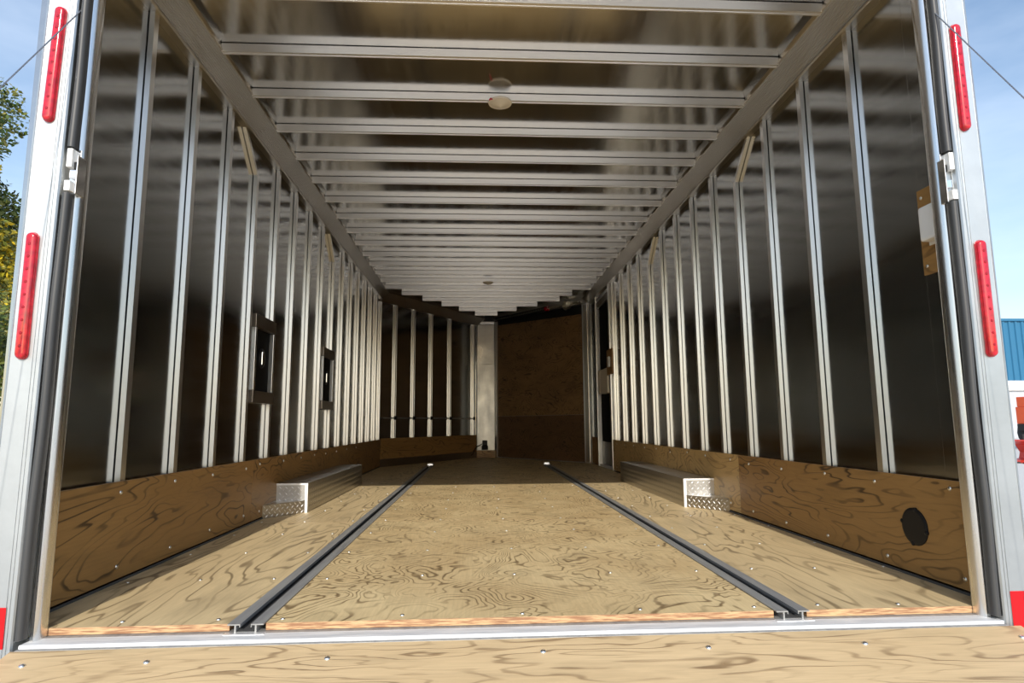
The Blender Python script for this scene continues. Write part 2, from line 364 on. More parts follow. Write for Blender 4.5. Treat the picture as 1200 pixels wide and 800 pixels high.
while True:
    y = .114 + SP * i; i += 1
    if y > 6.95: break
    if y < LY - .05: dup(bow0, (0, y, ZC), ceil)
    else:
        xa = vx(y, -1) + .24; xb = vx(y, 1) - .27
        if xb - xa > .1:
            o = build('roof_bow', bow_mesh(xa, xb), 'bow', ceil); o.location = (0, y, ZC)
# coving: ribbed sloped extrusion
def coving(name, p0, p1, inward, label, w=.105, zl=1.904, zu=1.968, dx=.07, m='cove', ext=.035):
    """p0,p1 = wall line (xy); inward = unit xy"""
    prof = []; nr = 12
    for k in range(nr * 2 + 1):
        t = k / (nr * 2); a = ext + t * dx; z = zl + t * (zu - zl)
        bump = .0022 if k % 2 else 0
        prof.append((a + bump * .6, z - bump * .8))
    poly = [(ext - .004, zl - .006), (ext + .004, zl - .004)] + prof + [(ext + dx + .006, zu + .002), (ext + dx + .004, zu + .010), (ext + dx - .004, ZC), (0, ZC), (0, zl - .006)]
    rings = [[(p[0] + inward[0] * a, p[1] + inward[1] * a, z) for a, z in poly] for p in (p0, p1)]
    return struct(name, MB().loft(rings), m, label, 'coving')
coving('trim_5', (-WX, .0), (-WX, LY + .02), (1, 0), 'ribbed aluminium coving along the top of the left wall')
coving('trim_6', (WX, .0), (WX, RY), (-1, 0), 'ribbed aluminium coving along the top of the right wall')

# ------------------------------------------------------------------ nose: left panelled wall, centre plate, right ramp door
def nose_frame(a, b):
    a = Vector(a); b = Vector(b); d = (b - a); L_ = d.length; d.normalize()
    n = Vector((d.y, -d.x)) if True else None
    if n.y > 0: n = -n
    return a, d, n, L_
def wp(fr, s, off, z):
    a, d, n, L_ = fr; p = a + d * s + n * off; return (p.x, p.y, z)
def wbox(mb, fr, s0, s1, o0, o1, z0, z1, z1b=None, z0b=None, mi=0):
    z1b = z1 if z1b is None else z1b; z0b = z0 if z0b is None else z0b
    mb.add([wp(fr, s0, o0, z0), wp(fr, s1, o0, z0b), wp(fr, s1, o1, z0b), wp(fr, s0, o1, z0), wp(fr, s0, o0, z1), wp(fr, s1, o0, z1b), wp(fr, s1, o1, z1b), wp(fr, s0, o1, z1)],
           [(0, 3, 2, 1), (4, 5, 6, 7), (0, 1, 5, 4), (1, 2, 6, 5), (2, 3, 7, 6), (3, 0, 4, 7)], mi); return mb
FL = nose_frame((-WX, LY), (NL, NY)); FR = nose_frame((WX, RY), (NR, NY)); LL = FL[3]; LR = FR[3]
wn = struct('wall_front_left', wbox(MB(), FL, -.02, LL, -.03, 0, -.08, ZC + .04), 'sheet', 'slanting left nose wall of aluminium sheet with four studs', 'wall')
for s in (.27, .62, .98, 1.40, LL - .085):
    mb = MB(); wbox(mb, FL, s - .015, s + .015, .003, .024, .30, 1.93); wbox(mb, FL, s - .003, s + .004, 0, .003, .30, 1.93); wbox(mb, FL, s + .006, s + .013, .024, .026, .30, 1.93)
    st_ = build('stud', mb, 'stud', wn)
    build('rail_clip', wbox(MB(), FL, s - .024, s + .024, .0262, .036, .525, .568), 'black', st_)
build('rail', wbox(MB(), FL, .06, LL - .05, .0265, .031, .540, .552), 'track', wn)
kb = empty('baseboard_front_left', FL[0].to_3d(), 'dark plywood kick board at the foot of the left nose wall', 'baseboard', structure=True)
keep(build('kick_board', wbox(MB(), FL, .02, LL - .03, .027, .037, .085, .315), 'plykick'), kb)
keep(build('base_angle', wbox(MB(), FL, .0, LL - .0, .026, .041, .0, .083), 'bronze'), kb)
o = coving('trim_7', tuple(FL[0] - FL[1] * .05), tuple(FL[0] + FL[1] * (LL + .0)), tuple(FL[2]), 'dull aluminium coving above the left nose wall', dx=.11, zl=1.885, zu=1.966)
# centre plate
cp = struct('wall_front', MB().box((NL - .01, NY, -.08), (NR + .01, NY + .03, ZC + .04)), 'sheet', 'flat narrow front wall at the very nose', 'wall')
pl = empty('nose_plate', (-.02, NY, 0), 'narrow pale aluminium panel standing upright at the centre of the nose', 'panel')
MAT['noseplate'] = alu('nose plate', (.33, .33, .32), .34, (4, 4, 2), .1, .01, (3, 1, 3), 1)
keep(build('upper_sheet', MB().box((NL + .025, NY - .012, 1.30), (NR - .015, NY - .004, 1.90)), 'noseplate', bevel=.003), pl)
keep(build('lower_sheet', MB().box((NL + .02, NY - .020, .10), (NR - .01, NY - .010, 1.32)), 'noseplate', bevel=.004), pl)
keep(build('edge_bead', MB().tube([(NL + .012, NY - .014, .1), (NL + .012, NY - .014, 1.93)], .008).tube([(NR - .004, NY - .014, .1), (NR - .004, NY - .014, 1.93)], .008), 'stud', smooth=True), pl)
keep(build('top_strip', MB().box((NL + .01, NY - .03, 1.915), (NR, NY - .01, 1.935)), 'stud'), pl)
keep(build('dark_recess', MB().box((NL, NY - .008, 1.935), (NR, NY - .002, ZC)), 'black'), pl)
keep(build('foot_plate', MB().box((NL - .03, NY - .05, .0), (NR + .02, NY - .001, .098)), 'plykick'), pl)
sk = empty('socket_box', (-.03, NY - .056, .11), 'small black electrical socket low on the narrow nose panel', 'socket')
keep(build('housing', MB().lathe([(.045, 0), (.045, .05), (.03, .07), (.012, .09)], (0, 0, 0), (0, 0, 1), 12).box((-.035, -.03, -.0), (.035, .03, .13)), 'black', bevel=.004), sk).location = (0, 0, 0)
for ch in sk.children: ch.matrix_parent_inverse = Matrix(); ch.location = (0, -.018, .0)
tag(build('power_cord', MB().tube([(-.07, NY - .05, .19), (-.10, NY - .05, .17), (-.14, NY - .06, .155), (-.17, NY - .09, .12), (-.2, NY - .16, .05), (-.30, NY - .22, .012), (-.42, NY - .40, .009)], .006, 6), 'black', smooth=True), 'thin black cord trailing left from the socket in the nose', 'cord')

# right nose: ramp door
d2 = empty('door_2', FR[0].to_3d(), 'plywood-faced front ramp door closing the right side of the nose', 'door', structure=True)
S0, S1 = .125, LR - .075
def rb(name, m, *a, **k): 
    bev = k.pop('bevel', 0); sm = k.pop('smooth', False)
    return keep(build(name, wbox(MB(), FR, *a, **k), m, bevel=bev), d2)
rb('door_skin', 'track', -.05, LR, -.03, -.001, -.08, ZC + .04)
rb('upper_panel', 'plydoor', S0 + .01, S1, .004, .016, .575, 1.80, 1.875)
MAT['plydoorshade'] = plywood('ramp door plywood shaded', (.15, .08, .035), (.11, .06, .026), (.03, .017, .01), (2.2, 2.2, 5), 20, .55, 'x', .3, .2)  # door plywood darkened: the shadow low on the door is put into the colour
rb('lower_panel', 'plydoorshade', S0 + .01, S1, .004, .018, .012, .572)
rb('seal_strip', 'black', S0 - .01, S1 + .01, .0, .012, 1.80, 1.93, 1.99, 1.875)
rb('header', 'cove', S0 - .12, S1 + .05, .0, .06, 1.915, ZC, ZC, 1.955)
pr_ = rb('door_post', 'stud', S0 - .12, S0 + .0, .0, .05, .0, 1.93, bevel=.004)
rb('door_post', 'stud', S1, S1 + .05, .0, .04, .0, 1.95, bevel=.003)
rb('post_strip', 'cove', S0 - .09, S0 - .03, .05, .056, .02, 1.9)
rb('latch_pin', 'chrome', S0 - .10, S0 - .085, .056, .066, 1.82, 1.92)
# spring shaft across the header with drum and red-ended coil
sh = empty('door_spring', wp(FR, S0, .1, 1.94), 'dark coil spring shaft with a steel drum above the front ramp door', 'spring')
pts = [wp(FR, s, .085, 1.945) for s in [S0 + .02 + (S1 - S0 - .02) * k / 12 for k in range(13)]]
keep(build('shaft', MB().tube(pts, .009, 8), 'steel', smooth=True), sh)
coil = []; a_ = S0 + .62; b_ = S1 - .03
for k in range(560):
    t = k / 559; th = t * 40 * 2 * PI; s = a_ + (b_ - a_) * t
    p = Vector(wp(FR, s, .085 + .024 * math.cos(th), 1.945 + .024 * math.sin(th))); coil.append(p)
keep(build('coil', MB().tube(coil, .0045, 5), 'black', smooth=True), sh)
p = Vector(wp(FR, S0 + .22, .085, 1.93)); dd = Vector((FR[1].x, FR[1].y, 0))
keep(build('cable_drum', MB().lathe([(.03, -.03), (.052, -.03), (.052, -.02), (.032, -.014), (.032, .016), (.055, .022), (.055, .032), (.03, .034)], p, dd, 18), 'steel', smooth=True), sh)
p = Vector(wp(FR, S0 + .60, .085, 1.945))
keep(build('winding_cone', MB().lathe([(.018, -.03), (.032, -.028), (.034, 0), (.022, .03)], p, dd, 12), 'redlens', smooth=True), sh)

# ------------------------------------------------------------------ side door on the right
d1 = empty('door_1', (WX, 4.6, 0), 'dark side entry door with silver frame at the far right', 'door', structure=True)
def db(name, m, *boxes, bevel=0):
    mb = MB()
    for a, b in boxes: mb.box(a, b)
    return keep(build(name, mb, m, bevel=bevel), d1)
db('frame_post', 'stud', ((1.215, 4.565, .0), (1.262, 4.625, 1.90)), bevel=.003)
db('frame_post', 'stud', ((1.215, 5.29, .0), (1.262, 5.335, 1.90)), bevel=.003)
db('frame_head', 'stud', ((1.222, 4.625, 1.83), (1.262, 5.29, 1.87)), bevel=.003)
db('door_leaf', 'dark', ((1.262, 4.61, .0), (1.283, 5.31, 1.84)))
db('kick_plate', 'grey', ((1.255, 4.63, .03), (1.262, 5.28, .27)))
db('threshold', 'sill', ((1.225, 4.62, .0), (1.262, 5.3, .025)))
db('corner_brace', 'bronze', ((1.225, 4.63, 1.76), (1.25, 5.28, 1.828)), bevel=.004)
lk = empty('latch_housing', (1.24, 5.0, .78), 'beige plastic latch housing midway up the dark side door', 'latch')
keep(build('cover', MB().box((1.213, 4.72, .78), (1.262, 5.02, 1.045)), 'beige', bevel=.012), lk)
keep(build('handle_block', MB().box((1.222, 5.05, .79), (1.262, 5.14, 1.05)), 'beige', bevel=.008), lk)
keep(build('handle_block', MB().box((1.222, 5.16, .79), (1.262, 5.25, 1.05)), 'beige', bevel=.008), lk)
sp = empty('switch_board', (1.2, 4.5, .95), 'small square plywood board with a white switch beside the side door', 'board')
keep(build('backing', MB().box((1.200, 4.41, .955), (1.2125, 4.66, 1.21)), 'plykick'), sp)
keep(build('rocker_switch', MB().box((1.185, 4.50, 1.03), (1.200, 4.57, 1.135)), 'white', bevel=.004), sp)

# ------------------------------------------------------------------ rear frame
def shear(o, top, bot):   # posts lean a little: x shift linear in z
    for v in o.data.vertices: v.co.x += bot + (top - bot) * min(1, max(0, v.co.z / 1.6))
for side, nm, lab, xi, xo, tb in ((-1, 'trim_8', 'left', 1.157, 1.243, (.002, -.020)), (1, 'trim_9', 'right', 1.186, 1.273, (0, 0))):
    y0, y1 = -.045, .03
    prof = [(xi, y0 + .004), (xi + .003, y0), (xi + .009, y0), (xi + .0095, y0 + .0015), (xi + .012, y0 + .0015), (xi + .0125, y0), (xi + .017, y0), (xi + .0175, y0 + .0015), (xi + .020, y0 + .0015), (xi + .0205, y0),
            (xo - .016, y0), (xo - .0155, y0 + .0015), (xo - .013, y0 + .0015), (xo - .012, y0), (xo - .008, y0 + .001), (xo - .001, y0 + .010), (xo, y0 + .02), (xo, y1), (xi, y1)]
    p = MB().loft([[(side * x, y, z) for x, y in prof] for z in (GZ + .12, 2.12)])
    post = build(nm, p, 'post', kind='structure'); tag(post, 'pale scuffed aluminium door post on the %s of the opening' % lab, 'post'); shear(post, *tb)
    # inner jamb tube
    a, b = (1.127, 1.142) if side < 0 else (1.152, 1.168)
    jt = MB().loft([[(side * x, y, z) for x, y in ((a, -.002), (a + .003, -.014), (a + .010, -.020), (b + .004, -.018), (b + .004, .01), (xi + .02, .012), (xi + .02, .02), (a + .004, .02), (a, .012))] for z in (-.02, 2.1)])
    j = build('jamb_tube', jt, 'tube', post, smooth=True); shear(j, *(t * .4 for t in tb))
    # weather seal in two lengths with the latch between them
    sx0, sx1 = xi - .0205, xi - .001
    zl0, zl1 = (1.058, 1.175) if side < 0 else (1.066, 1.205)
    for z0, z1 in ((-.01, zl0 - .002), (zl1 + .002, 2.05)):
        cxm = (sx0 + sx1) / 2; rr = (sx1 - sx0) / 2
        prof = [(cxm + rr * .98 * math.cos(th), -.034 - rr * 1.05 * math.sin(th)) for th in [PI * k / 8 for k in range(9)]] + [(sx0, -.0215), (sx1, -.0215)]
        sm = MB(); nz = 24
        sm.loft([[(side * (x + .0012 * math.sin(z * 9)), y + .0012 * math.sin(z * 14 + 1), z) for x, y in prof] for z in [z0 + (z1 - z0) * k / nz for k in range(nz + 1)]])
        s_ = build('weather_seal', sm, 'rubber', post, smooth=True); shear(s_, *tb)
        sm = MB().box((side * (sx1 - .003), -.0214, z0), (side * sx1, -.004, z1)); s_ = build('seal_lip', sm, 'black', s_); shear(s_, *tb)
    # latch keeper
    lt = empty('latch_keeper', (side * (sx0 + .01), -.02, zl0), 'small bright steel latch keeper on the %s door jamb' % lab, 'latch', 'latch keepers on the door jambs')
    def lb(name, m, a, b, bev=.0015): 
        o = keep(build(name, MB().box((side * a[0], a[1], a[2]), (side * b[0], b[1], b[2])), m, bevel=bev), lt); return o
    h = zl1 - zl0
    lb('back_plate', 'chrome', (sx0 - .006, -.0245, zl0), (sx1 + .000, -.0215, zl1))
    lb('side_plate', 'chrome', (sx0 - .009, -.040, zl0 - .004), (sx0 - .006, -.006, zl1 - .02))
    lb('upper_block', 'white', (sx0 + .004, -.044, zl1 - .052), (sx1 - .002, -.0245, zl1 - .003), .002)
    lb('lower_block', 'white', (sx0 + .004, -.044, zl0 + .003), (sx1 - .001, -.0245, zl0 + .030), .002)
    lb('pin', 'chrome', (sx0 - .006, -.036, zl0 + .038), (sx0 + .012, -.026, zl0 + .06))
    lb('bolt', 'black', (sx0 - .005, -.034, zl1 - .055), (sx0 + .004, -.0245, zl1 - .035))
# header above the opening (out of frame, casts the header shadow)
struct('trim_10', MB().box((-1.243, -.045, 1.93), (1.273, .0, 2.12)), 'post', 'aluminium header over the rear opening', 'header')

# marker lights
lens_id = 0
def capsule(n=10, hw=.0135, hl=.15, off=0.):
    pts = []
    for k in range(n + 1): th = PI * k / n; pts.append(((hw - off) * math.cos(th), hl - hw + (hw - off) * math.sin(th)))
    for k in range(n + 1): th = PI + PI * k / n; pts.append(((hw - off) * math.cos(th), -hl + hw + (hw - off) * math.sin(th)))
    return pts
for (x, z, tilt, lab) in ((-1.2005, 1.396, .038, 'upper red marker light bar on the left door post'), (-1.212, .792, .0, 'lower red marker light bar on the left door post'),
                          (1.221, 1.42, 0, 'upper red marker light bar on the right door post'), (1.2255, .795, 0, 'lower red marker light bar on the right door post')):
    t = empty('marker_light', (x, -.0452, z), lab, 'light', 'red marker light bars on the door posts')
    L0 = .158
    def ring(off, y): return [(px, y, pz) for px, pz in capsule(10, .0145, L0, off)]
    o = build('base', MB().loft([ring(0, 0), ring(0, -.004)]), 'redlens', t, smooth=True)
    o = build('lens', MB().loft([ring(.0012, -.004), ring(.0018, -.009), ring(.004, -.0125), ring(.008, -.0145)]), 'redlens', t, smooth=True)
    dm = MB()
    for q in range(9): dm.lathe([(.0042, 0), (.003, .0015), (.0005, .002)], (0, -.0142, (q - 4) * .0315), (0, -1, 0), 8)
    build('diode', dm, mat('lens dot', (.30, .0, .01), .15), t, smooth=True)['kind'] = 'stuff'
    for q in (-1, 1): build('end_screw', MB().lathe([(.003, 0), (.003, .0012), (.001, .0018)], (0, -.0125, q * .147), (0, -1, 0), 8), 'screw', t, smooth=True)
    t.rotation_euler = (0, tilt * .6, 0)
for side, x, lab in ((-1, -1.2250, 'left'), (1, 1.2385, 'right')):
    z = .020 if side < 0 else .006
    tp = MB().box((x - .032, -.0462, z - .045), (x + .032, -.0452, z + .045))
    tag(build('reflector_tape', tp, 'redtape'), 'square of red reflective tape at the foot of the %s door post' % lab, 'reflector', 'red reflective tape squares')

# cables from the door head down to the ramp
def cable(a, b, name, lab, sag=0.):
    a = Vector(a); b = Vector(b); e = a + (b - a) * 5.2; st = a - (b - a) * .9
    pts = [st.lerp(e, k / 24) + Vector((0, 0, -sag * math.sin(PI * k / 24))) for k in range(25)]
    tag(build(name, MB().tube(pts, .0016, 6), 'cable', smooth=True), lab, 'cable', 'ramp cables')
cable((-1.15, -.008, 1.606), (-1.185, -.23, 1.226), 'ramp_cable', 'thin steel ramp cable crossing the left door post')
cable((1.17, .0, 1.690), (1.19, -.262, 1.238), 'ramp_cable', 'thin steel ramp cable crossing the right door post')

# ------------------------------------------------------------------ lowered rear ramp
rampE = empty('rear_ramp', (0, -.06, -.028), 'lowered plywood-faced loading ramp in front of the trailer floor', 'ramp')
RA = math.radians(12.5)
def rp(x, d, h=0): return (x, -.060 - d * math.cos(RA) - h * math.sin(RA) * 0, -.026 - d * math.sin(RA) + h)
def rslab(name, x0, x1, d0, d1, h0, h1, m, mi=None):
    vs = [rp(x, d, h) for h in (h0, h1) for x, d in ((x0, d0), (x1, d0), (x1, d1), (x0, d1))]
    mb = MB().add(vs, [(0, 3, 2, 1), (4, 5, 6, 7), (0, 1, 5, 4), (1, 2, 6, 5), (2, 3, 7, 6), (3, 0, 4, 7)])
    return keep(build(name, mb, m), rampE)
dk = dk2 = rslab('deck_panel', -1.166, 1.212, .0, 1.20, -.016, 0, 'plyramp'); dk3 = rslab('deck_panel', -1.166, 1.212, 1.203, 1.92, -.016, 0, 'plyramp')
rslab('ramp_frame', -1.166, 1.212, .004, 1.92, -.06, -.018, 'tube')
rslab('hinge_rail', -1.16, 1.20, -.006, .0, -.05, -.012, 'sill')
rslab('toe_flap', -1.1, 1.15, 1.925, 2.10, -.02, -.008, 'plate')
for dd_ in (.055, .9, 1.85):
    for x in (-1.10, -.84, -.45, .03, .41, .78, 1.17):
        o = screw((0, 0, 0), None); o.matrix_world = Matrix(); o.location = rp(x, dd_ + random.uniform(-.006, .006), .0002)
        keep(o, dk if x < .053 else dk2); o.matrix_parent_inverse = Matrix.Translation(Vector((0, 0, 0)))
        o.parent = dk if x < .053 else dk2; o.rotation_euler = (RA, 0, 0); o.scale = (1.25,) * 3

# ------------------------------------------------------------------ wheel boxes of tread plate
def lozenges(mb, o, u, v, n, w, h, sp=.028, ln=.0095, wd=.0028, ht=.0016):
    o, u, v, n = map(Vector, (o, u, v, n)); i = 0
    rows = int(h / sp * 1.0); cols = int(w / sp)
    for r_ in range(rows * 2):
        for c_ in range(cols):
            a = (c_ + .5 + (.5 if r_ % 2 else 0)) * sp; b = (r_ + .5) * sp / 2
            if a > w - .008 or b > h - .008: continue
            ang = PI / 4 if r_ % 2 else -PI / 4
            d1 = u * math.cos(ang) + v * math.sin(ang); d2_ = -u * math.sin(ang) + v * math.cos(ang); c0 = o + u * a + v * b
            mb.add([c0 + d1 * ln, c0 + d2_ * wd, c0 - d1 * ln, c0 - d2_ * wd, c0 + d1 * ln * .55 + n * ht, c0 - d1 * ln * .55 + n * ht],
                   [(0, 1, 4), (1, 5, 4), (1, 2, 5), (2, 3, 5), (3, 4, 5), (3, 0, 4)])
    return mb
for side, lab in ((-1, 'left'), (1, 'right')):
    X0 = 1.052 if side < 0 else 1.045; Y0, Y1, H = 1.925, 3.50, .157
    t = empty('wheel_box', (side * 1.13, 2.6, 0), 'long low tread plate wheel box against the %s kick board' % lab, 'wheel box', 'wheel boxes')
    t_ = .0
    keep(build('top_sheet', MB().box((side * X0, Y0, H - .003), (side * KX, Y1, H)), 'plateside'), t)
    keep(build('side_sheet', MB().box((side * X0, Y0, .0), (side * (X0 + .003), Y1, H - .003)), 'plateside'), t)
    keep(build('front_sheet', MB().box((side * (X0 + .003), Y0, .0), (side * KX, Y0 + .003, H - .003)), 'platefront'), t)
    keep(build('edge_angle', MB().box((side * (X0 - .002), Y0 - .003, 0), (side * (X0 + .014), Y0, H)).box((side * (X0 + .014), Y0 - .003, H - .010), (side * KX, Y0, H)), 'sill'), t)
    lz = MB()
    lozenges(lz, (side * (X0 + .016), Y0, .01), (side, 0, 0), (0, 0, 1), (0, -1, 0), KX - X0 - .02, H - .02, sp=.033, ln=.011, wd=.0034, ht=.002)
    keep(build('tread_pattern', lz, 'sill', kind='stuff'), t)
    lz = MB()
    lozenges(lz, (side * X0, Y0 + .01, .005), (0, 1, 0), (0, 0, 1), (-side, 0, 0), Y1 - Y0 - .02, H - .01, sp=.033, ln=.008, wd=.0022, ht=.0012)
    lozenges(lz, (side * (X0 + .01), Y0 + .01, H), (0, 1, 0), (side, 0, 0), (0, 0, 1), Y1 - Y0 - .02, KX - X0 - .02, sp=.033, ln=.008, wd=.0022, ht=.0008)
    keep(build('tread_pattern', lz, 'plateside', kind='stuff'), t)
    # oblique low toe plate in front of the box
    a = Vector((side * (X0 + .012), Y0 - .004, 0)); b = Vector((side * KX, 1.715, 0)); u = (b - a).normalized(); nn = Vector((-side * u.y * side, 0, 0))
    nn = Vector((u.y, -u.x, 0)); nn = nn if nn.y < 0 else -nn
    Hh = .066; L_ = (b - a).length
    mb = MB().add([a, b, b + Vector((0, 0, Hh)), a + Vector((0, 0, Hh)), a - nn * .003, b - nn * .003, b - nn * .003 + Vector((0, 0, Hh)), a - nn * .003 + Vector((0, 0, Hh))],
                  [(0, 1, 2, 3), (4, 7, 6, 5), (0, 4, 5, 1), (1, 5, 6, 2), (2, 6, 7, 3), (3, 7, 4, 0)])
    keep(build('toe_plate', mb, 'plateside'), t)
    keep(build('toe_lid', MB().loft([[(a.x, a.y, z), (b.x, b.y, z), (b.x, Y0 - .004, z)] for z in (Hh - .002, Hh)]), 'plate'), t)
    keep(build('tread_pattern', lozenges(MB(), a + Vector((0, 0, .002)), u, (0, 0, 1), nn, L_, Hh, sp=.031, ln=.0105, wd=.0034, ht=.0022), 'sill', kind='stuff'), t)

# ------------------------------------------------------------------ wall fittings
for (ya_, yb_, z0, z1, lab) in ((1.515, 1.825, .585, 1.03, 'nearer dark framed recess with black latch between the left wall studs'), (2.862, 3.20, .585, 1.03, 'farther dark framed recess with black latch between the left wall studs')):
    t = empty('access_hatch', (-WX, ya_, z0), lab, 'hatch', 'framed recesses in the left wall')
    def hb(name, m, a, b, bev=.0015): return keep(build(name, MB().box(a, b), m, bevel=bev), t)
    hb('top_rail', 'bronze', (-WX + .002, ya_, z1 - .065), (-KX - .004, yb_, z1)); hb('bottom_rail', 'bronze', (-WX + .002, ya_, z0), (-KX - .004, yb_, z0 + .06))
    hb('near_stile', 'stud', (-WX + .002, ya_ + .01, z0 + .062), (-KX - .008, ya_ + .035, z1 - .067)); hb('far_stile', 'stud', (-WX + .002, yb_ - .03, z0 + .062), (-KX - .008, yb_ - .005, z1 - .067))
    hb('panel', 'dark', (-WX + .001, ya_ + .036, z0 + .062), (-WX + .006, yb_ - .031, z1 - .067))
    cy = (ya_ + yb_) / 2; cz = (z0 + z1) / 2 + .01
    k = keep(build('latch_dish', MB().lathe([(.052, 0), (.052, .006), (.040, .009), (.034, .004)], (-WX + .006, cy, cz), (1, 0, 0), 18), 'black', smooth=True), t)
    build('latch_paddle', MB().box((-WX + .010, cy - .012, cz - .035), (-WX + .020, cy + .014, cz + .035)), 'chrome', k, bevel=.004)
    k.children[0].data.transform(Matrix.Identity(4))
# black round vent cover on right kick board
t = empty('vent_cover', (KX, .295, .152), 'round black plastic cover on the right kick board near the door', 'cover')
build('flange', MB().lathe([(.056, 0), (.056, .003), (.050, .006), (.046, .006)], (0, 0, 0), (-1, 0, 0), 28), 'black', t, smooth=True)
build('dish', MB().lathe([(.046, .005), (.040, .003), (.02, .0045), (.004, .005)], (0, 0, 0), (-1, 0, 0), 28), 'dark', t, smooth=True)
for q in range(4): build('tab', MB().lathe([(.007, 0), (.007, .006), (.004, .008)], (0, .052 * math.cos(q * PI / 2 + .2), .052 * math.sin(q * PI / 2 + .2)), (-1, 0, 0), 10), 'black', t, smooth=True)
# plywood mounting plate and white box by the right jamb
t = tag(build('mounting_board', MB().box((1.2205, .015, .905), (1.229, .156, 1.166)), 'plykick'), 'small upright plywood mounting board beside the right door jamb', 'board')
screw((1.2205, .14, .93), t, (0, -PI / 2, 0)); screw((1.2205, .14, 1.14), t, (0, -PI / 2, 0))
t = empty('junction_box', (1.2205, .062, 1.045), 'white rounded plastic junction box on the small plywood board', 'box')
build('cover', MB().box((-.038, -.050, -.052), (-.003, .050, .052)), 'white', t, bevel=.009)
build('base_plate', MB().box((-.003, -.054, -.058), (0, .058, .058)), 'white', t)
# ceiling lights
for y, lab in ((.114 + SP * 3, 'round cream dome light on the nearer roof bows'), (.114 + SP * 14, 'round cream dome light far down the roof')):
    t = empty('dome_light', (-.016, y, ZC - .0386), lab, 'light', 'round roof lights')
    build('rim', MB().lathe([(.054, 0), (.056, .004), (.054, .009), (.048, .010)], (0, 0, 0), (0, 0, -1), 28), 'beige', t, smooth=True)
    build('lens', MB().lathe([(.048, .009), (.040, .014), (.022, .021), (.008, .026), (.001, .028)], (0, 0, 0), (0, 0, -1), 28), 'lens', t, smooth=True)
    if y < 2: build('wire', MB().tube([(-.035, -.03, -.005), (-.045, -.052, -.012), (-.05, -.06, -.024)], .0035, 6), 'redwire', t, smooth=True)

# ------------------------------------------------------------------ outside: trees on the left, building and machines on the right
def leaf_mat(name, cols):
    m = mat(name, cols[0], .5); t_ = m.node_tree; b = t_.nodes['Principled BSDF']
    g_ = N(t_, 'ShaderNodeNewGeometry'); cr = N(t_, 'ShaderNodeValToRGB'); e = cr.color_ramp.elements
    e[0].color = (*cols[0], 1); e[1].color = (*cols[-1], 1)
    for k, c in enumerate(cols[1:-1]): x = e.new((k + 1) / (len(cols) - 1)); x.color = (*c, 1)
    t_.links.new(g_.outputs['Random Per Island'], cr.inputs['Fac']); t_.links.new(cr.outputs['Color'], b.inputs['Base Color']); return m
YEL = leaf_mat('yellow leaves', [(.75, .52, .02), (.45, .38, .03), (.85, .60, .04), (.25, .26, .02)])
GRN = leaf_mat('green leaves', [(.03, .07, .012), (.07, .12, .02), (.16, .20, .03), (.02, .04, .01)])
OLV = leaf_mat('olive leaves', [(.10, .13, .02), (.20, .20, .03), (.05, .08, .015), (.30, .26, .05)])
BARK = noisy('bark', (.10, .075, .05), (.17, .13, .09), 12)
def tree(name, base, h, rad, mats, n, lab, low=.15, size=.085):
    rng = random.Random(int(base[0] * 100 + h * 10))
    t = empty(name, (base[0], base[1], GZ), lab, 'tree')
    tr = MB().tube([(0, 0, 0), (.05, 0, h * .3), (-.06, .05, h * .6), (0, 0, h * .9)], [.16, .13, .09, .03], 8)
    cl = []
    for k in range(26):
        a = rng.random() * 2 * PI; q = rad * math.sqrt(rng.random()) * .75; z = h * (low + (1 - low) * rng.random() * .92)
        q *= math.sqrt(max(.08, 1 - ((z / h - .45) / .62) ** 2))
        c = Vector((q * math.cos(a), q * math.sin(a), z)); cl.append(c)
        tr.tube([(0, 0, max(.3, z * .75)), tuple(c * .5 + Vector((0, 0, z * .45))), tuple(c)], [.05, .03, .012], 5)
    cl.append(Vector((0, 0, h * .95)))
    build('trunk', tr, BARK, t, smooth=True)
    for mi, m in enumerate(mats):
        lv = MB()
        for k in range(n // len(mats)):
            c = cl[rng.randrange(len(cl))]; d = Vector((rng.gauss(0, 1), rng.gauss(0, 1), rng.gauss(0, 1))).normalized() * rad * .42 * rng.random() ** .45
            p = c + d; u = Vector((rng.gauss(0, 1), rng.gauss(0, 1), rng.gauss(0, .6))).normalized(); v = u.cross(Vector((rng.gauss(0, 1), rng.gauss(0, 1), rng.gauss(0, 1)))).normalized()
            s = size * rng.uniform(.6, 1.3)
            lv.add([p - u * s, p + v * s * .5, p + u * s, p - v * s * .5], [(0, 1, 2, 3)])
        me = bpy.data.meshes.new('leaves'); me.from_pydata(lv.v, [], lv.f); me.materials.append(m)
        o = bpy.data.objects.new('leaves', me); C.objects.link(o); o.parent = t; o['kind'] = 'stuff'
tree('autumn_tree', (-11.75, 11.6), 7.2, 1.9, [YEL, YEL, OLV], 34000, 'yellow-leaved autumn tree left of the trailer, nearest the post', size=.075)
tree('green_tree', (-19.0, 21.5), 13.6, 3.6, [GRN, OLV], 40000, 'taller dark green tree behind the yellow-leaved one', size=.11)
tree('olive_shrub', (-7.2, 7.1), 2.75, 1.05, [OLV, GRN], 16000, 'low olive green bushy tree beneath the yellow-leaved one', low=.05, size=.045)

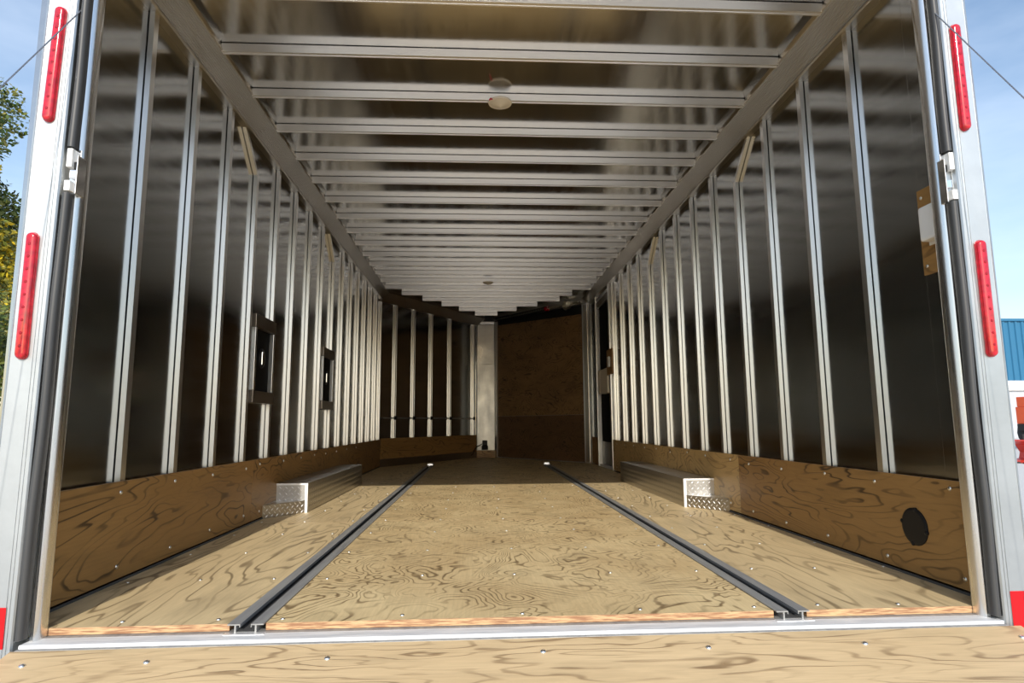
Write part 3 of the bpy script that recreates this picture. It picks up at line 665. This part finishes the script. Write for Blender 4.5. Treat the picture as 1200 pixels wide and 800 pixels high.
BLUE = mat('blue cladding', (.02, .14, .27), .4); WHT = mat('white fascia', (.75, .74, .70), .5); LGY = noisy('grey lower wall', (.42, .44, .48), (.50, .52, .56), 3)
b = empty('warehouse', (35, 30, GZ), 'distant warehouse clad in ribbed blue metal over a grey wall', 'building')
x0, x1, yy = 26.0, 48.0, 30.0
rib = []; x = x0
while x < x1: rib += [(x, yy), (x + .13, yy), (x + .17, yy - .06), (x + .27, yy - .06), (x + .31, yy)]; x += .36
mb = MB(); poly = rib + [(x1 + .3, yy + .3), (x0, yy + .3)]
mb.loft([[(px, py, z) for px, py in poly] for z in (2.55, 5.84)])
keep(build('blue_cladding', mb, BLUE), b)
keep(build('roof_cap', MB().box((x0 - .1, yy - .12, 5.80), (x1 + .3, yy + .5, 5.93)), BLUE), b)
keep(build('white_fascia', MB().box((x0, yy - .14, 2.03), (x1 + .3, yy + .3, 2.55)), WHT), b)
keep(build('lower_wall', MB().box((x0, yy, GZ), (x1 + .3, yy + .3, 2.03)), LGY), b)
keep(build('hall', MB().box((x0 + .01, yy + .3, GZ), (x1 + .3, yy + 14, 5.8)), LGY), b)
ORG = mat('orange paint', (.90, .10, .015), .35); RD = mat('red paint', (.72, .05, .015), .4); YW = mat('yellow decal', (.8, .62, .04), .5); TY = mat('tyre', (.02, .02, .02), .8)
def machine(name, x, y, s, body, lab, decal):
    t = empty(name, (x, y, GZ), lab, 'machine'); 
    def q(nm, m, *bx, bev=.02):
        mb = MB()
        for a_, b_ in bx: mb.box([c * s for c in a_], [c * s for c in b_])
        return build(nm, mb, m, t, bevel=bev)
    q('chassis', TY, ((-1.3, -.5, .45), (1.3, .5, .62)))
    q('body', body, ((-1.25, -.55, .62), (.6, .55, 1.05)), ((-1.25, -.5, 1.05), (-.3, .5, 1.3)))
    bm_ = MB().loft([[(-1.1 * s, yv * s, zv * s) for yv, zv in ((-.15, 1.32), (.15, 1.32), (.15, 1.62), (-.15, 1.62))], [(1.5 * s, yv * s, zv * s) for yv, zv in ((-.12, .95), (.12, .95), (.12, 1.18), (-.12, 1.18))]])
    build('boom', bm_, body, t, bevel=.02)
    q('cab', TY, ((-.35, -.48, 1.05), (.4, .48, 1.25)))
    if decal:
        q('decal', YW, ((-.75, -.57, .78), (-.35, -.552, 1.0)), bev=0)
        q('number_mark', WHT, ((-1.15, -.565, .93), (-.98, -.552, .97)), ((-1.15, -.565, .84), (-1.11, -.552, .93)), ((-1.15, -.565, .84), (-.98, -.552, .88)), ((-1.02, -.565, .74), (-.98, -.552, .84)), ((-1.15, -.565, .72), (-.98, -.552, .76)), bev=0)
    for sx in (-.85, .85):
        for sy in (-1, 1):
            wv = build('wheel', MB().lathe([(.2 * s, -.12 * s), (.36 * s, -.12 * s), (.40 * s, -.06 * s), (.40 * s, .06 * s), (.36 * s, .12 * s), (.2 * s, .12 * s)], (sx * s, sy * .5 * s, .40 * s), (0, 1, 0), 18), TY, t, smooth=True)
            build('hub', MB().lathe([(.19 * s, -.13 * s), (.19 * s, .13 * s), (.1 * s, .14 * s)], (sx * s, sy * .5 * s, .40 * s), (0, 1, 0), 12), body, wv, smooth=True)
    return t
machine('loader', 19.3, 17.3, 1.3, ORG, 'orange wheeled loader with a yellow decal in front of the warehouse', True)
im = empty('digger_bucket', (12.15, 11.6, GZ), 'low red metal digger bucket on the ground nearer than the orange loader', 'bucket')
pr2 = [(-.45, 0), (.35, .02), (.42, .2), (.30, .42), (-.05, .50), (-.10, .47), (.22, .38), (.32, .2), (.28, .06), (-.45, .03)]
build('shell', MB().loft([[(x, yv, z) for x, z in pr2] for yv in (-.7, .7)]), RD, im, bevel=.01)
for yv in (-.25, .2): build('bracket', MB().box((-.02, yv, .48), (.25, yv + .05, .62)), TY, im)
for k in range(6): build('tooth', MB().box((-.55, -.62 + k * .24, .0), (-.43, -.56 + k * .24, .03)), TY, im)
